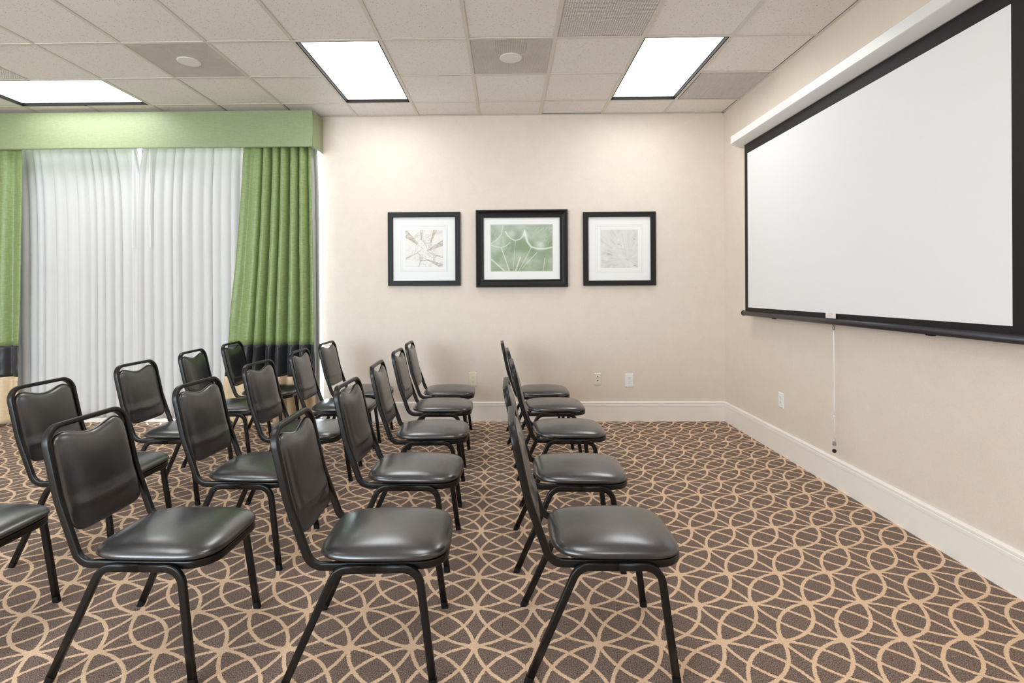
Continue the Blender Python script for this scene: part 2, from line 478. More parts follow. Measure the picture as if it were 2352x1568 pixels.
def ceiling_vent(i, j, kind, label):
    e = empty('ceiling_vent', (gx(i) + T / 2, gy(j) + T / 2, CEIL))
    tag(e, label, 'ceiling vent', 'metal vents in the ceiling grid')
    h = T / 2 - 0.012
    if i == 3: h = T / 2 - 0.024
    bm = bmesh.new()   # plenum box with a round duct mouth
    box(bm, -h, h, -h, h, 0.15, 0.16); ring(bm, -h, h, -h, h, 0.003, 0.004, 0.15); link('plenum', bm, 'vent_inside', e)
    bm = bmesh.new(); R = 0.125 if kind == 'perf' else 0.17
    lathe(bm, [(R, 0.07), (R, 0.149), (R - 0.006, 0.149), (R - 0.006, 0.075)], seg=40)
    link('duct', bm, 'vent_duct', e)
    if kind == 'perf':
        bm = bmesh.new(); quad(bm, [(-h, -h, 0.0025), (-h, h, 0.0025), (h, h, 0.0025), (h, -h, 0.0025)]); link('face_plate', bm, 'perforated', e)
        bm = bmesh.new(); ring(bm, -h, h, -h, h, 0.006, 0.0015, 0.006); link('frame', bm, 'vent_metal', e)
        bm = bmesh.new(); lathe(bm, [(0.078, -0.004), (0.083, -0.002), (0.083, 0.004)], seg=40); link('damper_disc', bm, 'vent_disc', e)
    else:
        bm = bmesh.new(); n = 39; st = 2 * h / n
        for k_ in range(n + 1):
            p = -h + k_ * st
            box(bm, p - 0.0013, p + 0.0013, -h, h, 0.002, 0.009); box(bm, -h, h, p - 0.0013, p + 0.0013, 0.0023, 0.009)
        link('grille', bm, 'vent_disc', e)
    return e
ceiling_vent(-4, 0, 'perf', 'perforated square ceiling vent with round disc, over the window end of the room')
ceiling_vent(0, 0, 'perf', 'perforated square ceiling vent with round disc, between the two upright light panels')
ceiling_vent(1, -1, 'egg', 'grid ceiling vent with a dark round duct showing through its mesh')
ceiling_vent(3, 1, 'egg', 'grid ceiling vent beside the screen wall, next to a light panel')
ceiling_vent(-7, 0, 'egg', 'grid ceiling vent touching the lengthwise light panel above the valance')

# ------------------------------------------------------------------ curtains
def cloth(name, mat, parent, xs_top, xs_bot, z0, z1, y, nfold, amp, seed, nz=26, nper=10, spread=1.0, wrinkle=0.004, thick=0.0015, shape=lambda f: f ** 1.2, widths=None, amps=None):
    """a hanging, pleated strip of fabric; xs_* = (left, right) edges at z = ztop / z = 0 of the whole drop"""
    rnd = random.Random(seed)
    ph = [0.0]
    for i in range(nfold): ph.append(ph[-1] + (widths[i] if widths else rnd.uniform(0.7, 1.3)))
    ph = [p / ph[-1] for p in ph]
    am = list(amps) if amps else [rnd.uniform(0.5, 1.2) for _ in range(nfold + 1)]
    n = nfold * nper
    bm = bmesh.new(); rows = []
    for b in range(nz + 1):
        z = z1 + (z0 - z1) * b / nz
        f = max(0.0, 1 - z / 2.72)
        g = shape(f); xl = xs_top[0] + (xs_bot[0] - xs_top[0]) * g; xr = xs_top[1] + (xs_bot[1] - xs_top[1]) * g
        row = []
        for a in range(n + 1):
            u = a / n; q = u * nfold; i = min(int(q), nfold - 1); t = q - i
            xx = ph[i] + (ph[i + 1] - ph[i]) * t
            w_ = math.cos(2 * math.pi * t)
            w_ = math.copysign(abs(w_) ** 0.75, w_)
            A = amp * (am[i] * (1 - t) + am[i + 1] * t) * (0.8 + 0.35 * f * spread)
            px = xl + (xr - xl) * xx + 0.012 * math.sin(2 * math.pi * t) * (1 if amp > 0.02 else 0.4)
            nn = mnoise.noise(Vector((px * 5 + seed, z * 1.6, 0.3))) * wrinkle * 2 + mnoise.noise(Vector((px * 17, z * 13 + seed, 1.3))) * wrinkle
            row.append(bm.verts.new((px + nn * 0.5, y - A * w_ * 0.5 + nn * (0.3 + f) * 1.6, z)))
        rows.append(row)
    for A_, B_ in zip(rows, rows[1:]):
        for i in range(n): bm.faces.new((A_[i], A_[i + 1], B_[i + 1], B_[i]))
    o = link(name, bm, mat, parent, smooth=True)
    so = o.modifiers.new('cloth_thickness', 'SOLIDIFY'); so.thickness = thick; so.offset = 0
    return o

def green_curtain(xt, xb, seed, label, widths, amps):
    nf = len(widths)
    e = empty('curtain_panel', ((xt[0] + xt[1]) / 2, WY - 0.185, 0))
    tag(e, label, 'curtain', 'green banded curtains')
    dx = e.location.x
    a = lambda p: (p[0] - dx, p[1] - dx)
    for nm, mt, z0, z1, nz in (('green_panel', 'green_silk', 0.79, 2.765, 40), ('black_band', 'black_silk', 0.486, 0.79, 10), ('beige_hem', 'beige_silk', 0.035, 0.486, 12)):
        cloth(nm, mt, e, a(xt), a(xb), z0, z1, 0.0, nf, 0.092, seed, nz=nz, nper=16, wrinkle=0.0035, widths=widths, amps=amps)
    return e
green_curtain((-2.534, -1.872), (-2.787, -1.840), 3, 'green curtain with black band and beige hem, beside the framed pictures', (1.5, 0.85, 0.95, 0.8, 1.0, 0.9, 0.9), (0.15, 0.5, 1.0, 0.8, 1.05, 0.9, 1.0, 0.5))
green_curtain((-5.45, -4.703), (-5.50, -4.765), 8, 'green curtain with black band and beige hem, at the picture edge beyond the white drapes', (0.9, 0.9, 1.0, 0.9, 1.0, 1.5), (0.5, 1.0, 0.9, 1.0, 1.0, 0.8, 0.2))

def white_curtain(xt, xb, seed, label, nf, wand_x, off):
    e = empty('white_drape', ((xt[0] + xt[1]) / 2, WY - off, 0))
    tag(e, label, 'curtain', 'white drapes over the window')
    dx = e.location.x
    cloth('drape_cloth', 'voile', e, (xt[0] - dx, xt[1] - dx), (xb[0] - dx, xb[1] - dx), 0.05, 2.80, 0.0, nf, 0.042, seed, nz=34, nper=10, wrinkle=0.0012, thick=0.001, shape=lambda f: 1 - (1 - f) ** 9)
    bm = bmesh.new(); lathe(bm, [(0.004, 1.74), (0.0045, 1.75), (0.0045, 2.70), (0.004, 2.71)], seg=10)
    link('draw_wand', bm, 'bright_white', e, smooth=True, loc=(wand_x - dx, -0.045, 0))
white_curtain((-6.25, -3.672), (-6.25, -3.590), 21, 'white pleated drape on the side of the window away from the picture wall', 28, -3.70, 0.034)
white_curtain((-3.600, -1.860), (-3.650, -1.839), 33, 'white pleated drape behind the green curtain next to the picture wall', 19, -3.50, 0.074)

# upholstered valance box
VY, VXR, VZ0, VZ1 = 4.945, -1.826, 2.678, 3.024
e = empty('valance', (VXR, WY, VZ0)); tag(e, 'long green upholstered valance box above the window curtains', 'valance')
bm = bmesh.new()
box(bm, -4.6, 0.0, VY - WY, VY - WY + 0.03, 0, VZ1 - VZ0, 0.006)
link('front_board', bm, 'valance_green', e)
bm = bmesh.new(); box(bm, -0.03, 0.0, VY - WY + 0.031, -0.002, 0, VZ1 - VZ0, 0.004); link('end_board', bm, 'valance_green', e)
bm = bmesh.new(); box(bm, -4.6, -0.031, VY - WY + 0.031, -0.002, VZ1 - VZ0 - 0.02, VZ1 - VZ0 - 0.002); link('top_board', bm, 'white_paint', e)
bm = bmesh.new(); sweep(bm, [(-0.002, VY - WY + 0.001, 0.004), (-0.002, VY - WY + 0.001, VZ1 - VZ0 - 0.004)], section(0.007, 0.007, 8, 2), (1, 0, 0)); link('corner_piping', bm, 'valance_green', e, smooth=True)

# ------------------------------------------------------------------ framed pictures
def sm(a, b, x):
    t = max(0.0, min(1.0, (x - a) / (b - a))); return t * t * (3 - 2 * t)
def mixc(a, b, t): return tuple(p + (q - p) * t for p, q in zip(a, b))
def fbm(x, y, s, o=3):
    v, a = 0.0, 0.5
    for i in range(o): v += a * mnoise.noise(Vector((x * s, y * s, 7.7 * i))); s *= 2.1; a *= 0.5
    return v
def segd(px, py, ax, ay, bx, by):
    dx, dy = bx - ax, by - ay; t = max(0, min(1, ((px - ax) * dx + (py - ay) * dy) / (dx * dx + dy * dy + 1e-9)))
    return math.hypot(px - ax - dx * t, py - ay - dy * t), t
rt = random.Random(11)
TRUNKS = [(0.0, 0.1, 0.30, 0.36, .085, .03), (0.43, 0.0, 0.42, 0.28, .035, .012), (0.80, 0.0, 0.66, 0.38, .045, .012), (1.0, 0.36, 0.58, 0.57, .07, .015),
          (1.0, 1.0, 0.52, 0.78, .055, .008), (0.0, 0.78, 0.34, 0.62, .022, .006), (1.0, 0.74, 0.76, 0.68, .025, .006), (0.35, 1.0, 0.42, 0.82, .012, .005)]
TWIGS = []
for tr_ in TRUNKS:
    for q in range(7):
        t = rt.uniform(0.3, 1.0); x = tr_[0] + (tr_[2] - tr_[0]) * t; y = tr_[1] + (tr_[3] - tr_[1]) * t
        an = math.atan2(0.5 - y, 0.5 - x) + rt.uniform(-1.1, 1.1)
        for s in range(3):
            L_ = rt.uniform(0.04, 0.10); x2, y2 = x + L_ * math.cos(an), y + L_ * math.sin(an)
            TWIGS.append((x, y, x2, y2, rt.uniform(.0025, .006))); x, y = x2, y2; an += rt.uniform(-0.8, 0.8)
def p_trees(u, v):
    base = mixc((0.86, 0.85, 0.82), (0.74, 0.71, 0.67), sm(-0.1, 0.45, fbm(u, v, 7)) * (0.25 + abs(v - 0.4)))
    c_ = base
    for a, b, x, y, w0, w1 in TRUNKS:
        d_, t = segd(u, v, a, b, x, y); w_ = w0 + (w1 - w0) * t
        if d_ < w_: c_ = mixc((0.64, 0.58, 0.52), (0.80, 0.77, 0.72), sm(-.2, .3, fbm(u, v, 14))) if d_ < w_ * 0.8 else (0.56, 0.50, 0.43)
    for a, b, x, y, w_ in TWIGS:
        d_, t = segd(u, v, a, b, x, y)
        if d_ < w_: c_ = mixc(c_, (0.60, 0.54, 0.48), 0.75)
    return c_
STEMS = [(0.30, 1.0, 0.17, 0.50, .007), (0.36, 1.0, 0.40, 0.34, .003), (0.40, 1.0, 0.48, 0.70, .011), (0.45, 1.0, 0.66, 0.49, .005), (0.22, 1.0, 0.0, 0.74, .011), (0.85, 1.0, 0.88, 0.72, .005), (0.50, 0.95, 0.75, 0.60, .005)]
ARCS = [([(0.24, 0.14), (0.27, 0.22), (0.32, 0.29), (0.40, 0.34), (0.48, 0.30), (0.53, 0.23), (0.55, 0.14)], .020, .75),
        ([(0.55, 0.12), (0.57, 0.25), (0.60, 0.38), (0.66, 0.48), (0.76, 0.52), (0.88, 0.52), (1.0, 0.49)], .030, .8),
        ([(0.0, 0.43), (0.08, 0.47), (0.16, 0.49), (0.24, 0.46), (0.31, 0.38)], .016, .6),
        ([(0.0, 0.40), (0.10, 0.32), (0.17, 0.20), (0.20, 0.0)], .014, .55)]
HAZE = [(0.33, 0.20, .13, .45), (0.56, 0.22, .12, .6), (0.80, 0.46, .17, .6), (0.50, 0.02, .2, .35), (0.1, 0.38, .1, .3), (0.62, 0.8, .09, .2)]
rt2 = random.Random(5); RAYS = []
for q in range(34):
    x, y = rt2.uniform(0.72, 1.0), rt2.uniform(0.05, 0.45); RAYS.append((x, y, x + rt2.uniform(.02, .06), y - rt2.uniform(.02, .05), .003))
for q in range(16):
    x, y = rt2.uniform(0.0, 0.2), rt2.uniform(0.1, 0.4); RAYS.append((x, y, x + rt2.uniform(-.01, .03), y - rt2.uniform(.03, .08), .003))
def p_green(u, v):
    c_ = mixc((0.42, 0.50, 0.37), (0.60, 0.66, 0.55), sm(-0.25, 0.35, fbm(u, v, 3.2)))
    c_ = mixc(c_, (0.64, 0.69, 0.63), 0.5 * sm(0.45, 0.0, v))
    c_ = mixc(c_, (0.38, 0.48, 0.31), 0.5 * sm(0.2, 0.0, math.hypot((u - 0.5) * 1.1, v - 0.52)))
    for x, y, r, a in HAZE: c_ = mixc(c_, (0.86, 0.88, 0.84), a * sm(r, 0.0, math.hypot((u - x) * 1.2, v - y)))
    for a, b, x, y, w_ in STEMS:
        d_, t = segd(u, v, a, b, x, y); c_ = mixc(c_, (0.84, 0.83, 0.76), 0.8 * sm(w_ * 1.6, w_ * 0.4, d_))
    for pl, w_, a in ARCS:
        d_ = min(segd(u, v, p[0], p[1], q[0], q[1])[0] for p, q in zip(pl, pl[1:]))
        c_ = mixc(c_, (0.90, 0.91, 0.88), a * sm(w_, 0.0, d_))
    for a, b, x, y, w_ in RAYS:
        d_, t = segd(u, v, a, b, x, y); c_ = mixc(c_, (0.86, 0.89, 0.85), 0.55 * sm(w_ * 1.5, 0, d_))
    d_ = math.hypot((u - 0.33) * 1.5, (v - 0.99) * 1.0)
    return mixc(c_, (0.52, 0.38, 0.27), 0.7 * sm(0.06, 0.02, d_))
def p_pale(u, v):
    an = math.atan2(v - 0.78, u - 0.72); rr_ = math.hypot(v - 0.78, u - 0.72)
    an2 = math.atan2(v - 0.45, u - 0.2)
    s_ = fbm(an * 3.2, rr_ * 0.9, 3.0); s2 = fbm(an2 * 3, rr_, 3.0)
    c_ = mixc((0.82, 0.81, 0.79), (0.72, 0.71, 0.68), sm(-0.1, 0.4, s_) * 0.8)
    c_ = mixc(c_, (0.86, 0.86, 0.84), sm(0, 0.4, s2) * 0.6)
    for x, y, r in ((0.22, 0.64, .09), (0.5, 0.38, .05), (0.36, 0.95, .08), (0.72, 0.78, .06), (0.95, 0.95, .07), (0.9, 0.25, .04), (0.07, 0.8, .05)):
        d_ = math.hypot((u - x) * 0.6, (v - y) * 2.0)
        c_ = mixc(c_, (0.50, 0.47, 0.40), 0.75 * sm(r, 0.0, d_) * sm(-0.1, 0.3, fbm(u, v * 2.2, 16)))
    for x, y in ((0.08, 0.40), (0.48, 0.27), (0.36, 0.5), (0.17, 0.78), (0.6, 0.45)):
        c_ = mixc(c_, (0.90, 0.90, 0.89), 0.6 * sm(0.06, 0.0, math.hypot(u - x, v - y)))
    return c_

def p_trees_(u, v): return tuple(max(0, q) ** 1.75 for q in p_trees(u, v))
def p_green_(u, v): return tuple(max(0, q) ** 1.6 for q in p_green(u, v))
def p_pale_(u, v): return tuple(max(0, q) ** 1.75 for q in p_pale(u, v))
def picture(x0, x1, z0, z1, wide, prof, opening, art, n, label, groove):
    """prof: (distance in from outer edge, stand-off from wall)"""
    xc, zc = (x0 + x1) / 2, (z0 + z1) / 2; hw, hh = (x1 - x0) / 2, (z1 - z0) / 2
    e = empty('framed_picture', (xc, WY, zc)); tag(e, label, 'picture', 'framed pictures in a row')
    bm = bmesh.new(); rings = []
    for d_, s_ in prof:
        rings.append([bm.verts.new((sx_ * (hw - d_), -s_, sz_ * (hh - d_))) for sx_, sz_ in ((-1, -1), (1, -1), (1, 1), (-1, 1))])
    for A_, B_ in zip(rings, rings[1:]):
        for i in range(4): bm.faces.new((A_[i], A_[(i + 1) % 4], B_[(i + 1) % 4], B_[i]))
    link('frame', bm, 'black_wood', e)
    iw, ih = hw - wide, hh - wide
    bm = bmesh.new(); quad(bm, [(-iw - .004, -0.012, -ih - .004), (iw + .004, -0.012, -ih - .004), (iw + .004, -0.012, ih + .004), (-iw - .004, -0.012, ih + .004)])
    quad(bm, [(-iw - .004, -0.002, -ih - .004), (iw + .004, -0.002, -ih - .004), (iw + .004, -0.002, ih + .004), (-iw - .004, -0.002, ih + .004)])
    mt_ = link('mat_board', bm, 'mat_board', e)
    ox0, ox1, oz0, oz1 = opening
    if groove:
        bm = bmesh.new()
        for g_ in (0.036, 0.050):
            for a0, a1, b0, b1 in ((ox0 - g_, ox1 + g_, oz0 - g_, oz0 - g_ + .003), (ox0 - g_, ox1 + g_, oz1 + g_ - .003, oz1 + g_), (ox0 - g_, ox0 - g_ + .003, oz0 - g_, oz1 + g_), (ox1 + g_ - .003, ox1 + g_, oz0 - g_, oz1 + g_)):
                quad(bm, [(a0, -0.0126, b0), (a1, -0.0126, b0), (a1, -0.0126, b1), (a0, -0.0126, b1)])
        link('mat_groove', bm, 'mat_groove', mt_)
    else:
        bm = bmesh.new()
        for a0, a1, b0, b1 in ((ox0 - .006, ox1 + .006, oz0 - .006, oz0), (ox0 - .006, ox1 + .006, oz1, oz1 + .006), (ox0 - .006, ox0, oz0, oz1), (ox1, ox1 + .006, oz0, oz1)):
            quad(bm, [(a0, -0.0126, b0), (a1, -0.0126, b0), (a1, -0.0126, b1), (a0, -0.0126, b1)])
        link('mat_bevel', bm, 'vent_metal', mt_)
    nx = n; nz_ = max(2, int(n * (oz1 - oz0) / (ox1 - ox0)))
    me = bpy.data.meshes.new('print')
    vs, fs, cs = [], [], []
    for b in range(nz_ + 1):
        for a in range(nx + 1):
            u, v_ = a / nx, b / nz_
            vs.append((ox0 + (ox1 - ox0) * u, -0.0130, oz1 + (oz0 - oz1) * v_)); cs.extend((*art(u, v_), 1.0))
    for b in range(nz_):
        for a in range(nx):
            q = b * (nx + 1) + a; fs.append((q, q + nx + 1, q + nx + 2, q + 1))
    me.from_pydata(vs, [], fs)
    at = me.color_attributes.new('print', 'FLOAT_COLOR', 'POINT'); at.data.foreach_set('color', cs)
    me.materials.append(M['print'])
    o = bpy.data.objects.new('print', me); COL.objects.link(o); o.parent = e
    return e
FLAT = [(0.0, 0.001), (0.0, 0.030), (0.003, 0.033), (0.047, 0.033), (0.050, 0.030), (0.050, 0.012)]
SCOOP = [(0.0, 0.001), (0.0, 0.042), (0.004, 0.046), (0.014, 0.046), (0.018, 0.042), (0.026, 0.034), (0.040, 0.026), (0.055, 0.022), (0.064, 0.023), (0.068, 0.027), (0.074, 0.027), (0.076, 0.024), (0.076, 0.012)]
picture(-1.175, -0.454, 1.354, 2.087, 0.050, FLAT, (-0.186, 0.186, -0.176, 0.190), p_trees_, 150, 'square black framed print of bare trees seen from below, beside the curtain', True)
picture(-0.297, 0.612, 1.336, 2.102, 0.076, SCOOP, (-0.305, 0.303, -0.222, 0.234), p_green_, 190, 'wide black framed green dandelion print in the middle of the wall', False)
picture(0.767, 1.482, 1.346, 2.076, 0.050, FLAT, (-0.184, 0.184, -0.188, 0.189), p_pale_, 150, 'square black framed pale grey dandelion print, closest to the screen', True)

# ------------------------------------------------------------------ outlets
def outlet(loc, rz, w, h, mat, kind, label):
    e = empty('wall_outlet', loc, rz); tag(e, label, 'outlet', 'outlets low on the walls')
    bm = bmesh.new()
    w2, h2, d_ = w / 2, h / 2, 0.0065
    A_ = [bm.verts.new((x, -0.0004, z)) for x, z in ((-w2, -h2), (w2, -h2), (w2, h2), (-w2, h2))]
    B_ = [bm.verts.new((x, -0.0025, z)) for x, z in ((-w2, -h2), (w2, -h2), (w2, h2), (-w2, h2))]
    q = 0.005
    C_ = [bm.verts.new((x, -d_, z)) for x, z in ((-w2 + q, -h2 + q), (w2 - q, -h2 + q), (w2 - q, h2 - q), (-w2 + q, h2 - q))]
    for R0, R1 in ((A_, B_), (B_, C_)):
        for i in range(4): bm.faces.new((R0[i], R0[(i + 1) % 4], R1[(i + 1) % 4], R1[i]))
    bm.faces.new(C_); link('cover_plate', bm, mat, e)
    for s_ in (-1, 1):
        zc = s_ * 0.0195
        if kind == 'jack':
            bm = bmesh.new(); lathe(bm, [(0.0155, -0.0064), (0.0155, -0.0085), (0.013, -0.0095)], (0, 0, zc), 'y', 24); r_ = link('receptacle', bm, mat, e)
            bm = bmesh.new(); lathe(bm, [(0.0068, -0.0096), (0.0068, -0.0102)], (0, 0, zc + 0.006), 'y', 16); link('socket_hole', bm, 'slot_dark', r_)
        else:
            bm = bmesh.new()
            pts = [(0.0172 * math.cos(t), max(-0.0145, min(0.0145, 0.0172 * math.sin(t)))) for t in [2 * math.pi * i / 28 for i in range(28)]]
            A2 = [bm.verts.new((x, -0.006, zc + z)) for x, z in pts]; B2 = [bm.verts.new((x, -0.0085, zc + z)) for x, z in pts]
            for i in range(28): bm.faces.new((A2[i], A2[(i + 1) % 28], B2[(i + 1) % 28], B2[i]))
            bm.faces.new(B2); r_ = link('receptacle', bm, mat, e)
            bm = bmesh.new()
            sw = 0.0026 if kind == 'white' else 0.0018
            for sx_ in (-1, 1): box(bm, sx_ * 0.0068 - sw / 1.4, sx_ * 0.0068 + sw / 1.4, -0.0088, -0.0084, zc + 0.0005, zc + 0.009)
            box(bm, -0.0025, 0.0025, -0.0088, -0.0084, zc - 0.0095, zc - 0.005)
            link('slots', bm, 'slot_brown', r_)
    bm = bmesh.new(); lathe(bm, [(0.0032, -0.0064), (0.0030, -0.0075)], (0, 0, 0), 'y', 12); link('screw', bm, mat, e)
    return e
outlet((-0.336, WY, 0.418), 0, 0.078, 0.134, 'almond', 'power', 'almond wall outlet behind a chair seat, under the wide picture')
outlet((0.906, WY, 0.417), 0, 0.072, 0.118, 'ivory', 'jack', 'small ivory jack plate with two dark round holes on the picture wall')
outlet((1.219, WY, 0.404), 0, 0.084, 0.134, 'bright_white', 'white', 'large white wall outlet on the picture wall toward the screen')
outlet((WX, 4.168, 0.428), math.radians(-90), 0.074, 0.120, 'bright_white', 'power', 'white wall outlet on the wall below the projection screen')

# ------------------------------------------------------------------ projection screen
SX = WX - 0.070
e = empty('projection_screen', (WX, 3.38, 2.6)); tag(e, 'large white projection screen with black border pulled down on the wall', 'projection screen')
def loc(x, y, z): return (x - WX, y - 3.38, z - 2.6)
prof = [(-0.155, 0.000), (-0.155, 0.060), (-0.150, 0.066), (-0.03, 0.090), (-0.001, 0.090), (-0.001, -0.03), (-0.055, -0.040), (-0.062, -0.036), (-0.078, -0.036), (-0.150, -0.004)]
bm = bmesh.new(); prism(bm, prof, 'y', 2.06 - 3.38, 4.690 - 3.38); link('casing', bm, 'casing_white', e)
prof2 = [(p[0] + (-0.003 if p[0] < -0.1 else 0), p[1] + (0.003 if p[1] > 0.03 else -0.003)) for p in prof if p[0] != -0.062]
for yy in ((4.690, 4.708), (2.042, 2.060)):
    bm = bmesh.new(); prism(bm, prof2, 'y', yy[0] - 3.38, yy[1] - 3.38); link('end_cap', bm, 'casing_white', e)
Y0, Y1, YB0, YB1 = 2.203, 4.575, 2.148, 4.630
bm = bmesh.new()
def sb(y0, y1, z0, z1, x=SX):
    a = loc(x, y0, z0); b = loc(x + 0.0012, y1, z1); box(bm, a[0], b[0], a[1], b[1], a[2], b[2])
sb(Y0, Y1, 1.146, 2.480); link('screen_surface', bm, 'screen_white', e)
bm = bmesh.new()
sb(YB0, YB1, 2.480, 2.573); sb(YB0, YB1, 1.100, 1.146); sb(YB0, Y0, 1.146, 2.480); sb(Y1, YB1, 1.146, 2.480)
link('screen_border', bm, 'screen_black', e)
bm = bmesh.new(); R = 0.0225
pr = [(R * math.cos(2 * math.pi * i / 20), R * math.sin(2 * math.pi * i / 20) * 0.9) for i in range(20)]
o_ = loc(SX, 0, 1.094)
prism(bm, [(o_[0] + a, o_[2] + b) for a, b in pr], 'y', 2.110 - 3.38, 4.655 - 3.38); b_ = link('bottom_bar', bm, 'batten_black', e, smooth=False)
for p_ in b_.data.polygons: p_.use_smooth = len(p_.vertices) == 4
for yy in (4.655, 2.110):
    bm = bmesh.new(); s_ = 1 if yy > 3 else -1
    lathe(bm, [(0.0235, 0), (0.0235, s_ * 0.008), (0.018, s_ * 0.016), (0.008, s_ * 0.020)], loc(SX, yy, 1.094), 'y', 20); link('bar_end_cap', bm, 'black_rubber', b_, smooth=True)
for yy in (4.13, 2.62):
    bm = bmesh.new(); a = loc(SX - 0.012, yy, 1.070); box(bm, a[0], a[0] + 0.02, a[1] - 0.022, a[1] + 0.022, a[2], a[2] + 0.008, 0.002); link('bar_clip', bm, 'black_rubber', b_)
# small caution sticker
bm = bmesh.new(); a = loc(SX - 0.0235, 3.331, 1.112); box(bm, a[0] - 0.0004, a[0], a[1], a[1] + 0.104, a[2] + 0.004, a[2] + 0.038)
stk = link('caution_sticker', bm, 'sticker_white', e)
tc = bpy.data.curves.new('lettering', 'FONT'); tc.body = 'CAUTION'; tc.size = 0.0125; tc.align_x = 'CENTER'
to = bpy.data.objects.new('tmp', tc); COL.objects.link(to)
bpy.context.view_layer.update()
me = bpy.data.meshes.new_from_object(to.evaluated_get(bpy.context.evaluated_depsgraph_get())); bpy.data.objects.remove(to)
me.materials.clear(); me.materials.append(M['sticker_pink'])
lo = bpy.data.objects.new('lettering', me); COL.objects.link(lo); lo.parent = stk
lo.location = (a[0] - 0.0008, a[1] + 0.052, a[2] + 0.0265); lo.rotation_euler = (math.pi / 2, 0, -math.pi / 2)
bm = bmesh.new(); rr2 = random.Random(2)
for zz in (0.019, 0.0105):
    y = 0.008
    while y < 0.092:
        L_ = rr2.uniform(0.006, 0.016)
        box(bm, a[0] - 0.0008, a[0] - 0.0005, a[1] + y, a[1] + min(y + L_, 0.096), a[2] + zz, a[2] + zz + 0.0035); y += L_ + 0.003
link('fine_print', bm, 'sticker_grey', stk)
# pull ring
bm = bmesh.new(); a = Vector(loc(SX - 0.004, 3.383, 1.0545))
loop = [a + Vector((0, 0.0085 * math.sin(t), 0.0155 * math.cos(t))) for t in [2 * math.pi * i / 20 for i in range(20)]]
sweep(bm, loop, section(0.0034, 0.0034, 8, 2), (1, 0, 0), closed=True); link('pull_ring', bm, 'black_rubber', e, smooth=True)

# pull cord hanging from the ring
XC = SX - 0.004
e = empty('pull_cord', (XC, 3.383, 1.04)); tag(e, 'thin white pull cord with clear grip and black ball hanging below the screen', 'pull cord')
cs_ = section(0.0042, 0.0042, 8, 2)
bm = bmesh.new()
sweep(bm, [(0, 0, 0.002), (0.0, 0.004, -0.10), (0, -0.001, -0.30), (0, 0.004, -0.50), (0, 0.0, -0.545)], cs_, (1, 0, 0))
sweep(bm, [(0, 0, 0.002), (0.0, -0.005, -0.10), (0, -0.002, -0.30), (0, -0.006, -0.50), (0, -0.001, -0.545)], cs_, (1, 0, 0))
sweep(bm, [(0, 0, -0.545), (0, 0.002, -0.62), (0, 0.0, -0.695)], section(0.003, 0.003, 8, 2), (1, 0, 0))
link('cord', bm, 'cord_white', e, smooth=True)
bm = bmesh.new(); bmesh.ops.create_icosphere(bm, subdivisions=2, radius=0.007, matrix=Matrix.Translation((0, 0, -0.55)))
sweep(bm, [(0, 0, -0.552), (-0.004, 0.008, -0.575), (-0.006, 0.022, -0.598)], section(0.004, 0.004, 8, 2), (1, 0, 0)); link('knot', bm, 'cord_white', e, smooth=True)
bm = bmesh.new(); lathe(bm, [(0.004, -0.690), (0.008, -0.697), (0.011, -0.735), (0.009, -0.737), (0.005, -0.703)], seg=20); link('grip', bm, 'plastic', e, smooth=True)
bm = bmesh.new(); lathe(bm, [(0.0016, -0.695), (0.0016, -0.765)], seg=8); link('lower_cord', bm, 'cord_white', e, smooth=True)
bm = bmesh.new(); bmesh.ops.create_uvsphere(bm, u_segments=20, v_segments=14, radius=0.0128, matrix=Matrix.Translation((0, 0, -0.772))); link('ball', bm, 'black_metal', e, smooth=True)

# ------------------------------------------------------------------ chairs
def squircle(u, v, k_):
    m = max(abs(u), abs(v))
    if m == 0: return 0.0, 0.0, 0.0
    n = (abs(u) ** k_ + abs(v) ** k_) ** (1 / k_)
    return u * m / n, v * m / n, m
def grid_pts(n):
    out = []
    for i in range(n + 1):
        t = -1 + 2 * i / n
        out.append(math.sin(t * math.pi / 2) * 0.65 + t * 0.35)
    return out
def pillow(name, mat, parent, n, f_front, f_back, kx):
    """two sheets over a rounded square sharing their rim; f(u, v, m) -> point"""
    g = grid_pts(n); bm = bmesh.new(); front, back = {}, {}
    for i, u in enumerate(g):
        for j, v in enumerate(g):
            a, b, m = squircle(u, v, kx)
            front[i, j] = bm.verts.new(f_front(a, b, m))
            rim = i in (0, n) or j in (0, n)
            back[i, j] = front[i, j] if rim else bm.verts.new(f_back(a, b, m))
    for i in range(n):
        for j in range(n):
            bm.faces.new((front[i, j], front[i + 1, j], front[i + 1, j + 1], front[i, j + 1]))
            bm.faces.new((back[i, j], back[i, j + 1], back[i + 1, j + 1], back[i + 1, j]))
    return link(name, bm, mat, parent, smooth=True)

ZR = 0.383                      # height of the side rails
BACK = [(-0.169, ZR), (-0.246, 0.600), (-0.298, 0.838)]     # side profile of the back frame (x, z)
def back_x(z):
    (x0, z0), (x1, z1), (x2, z2) = BACK
    if z < z1: t = (z - z0) / (z1 - z0); return x0 + (x1 - x0) * t
    t = (z - z1) / (z2 - z1); return x1 + (x2 - x1) * t

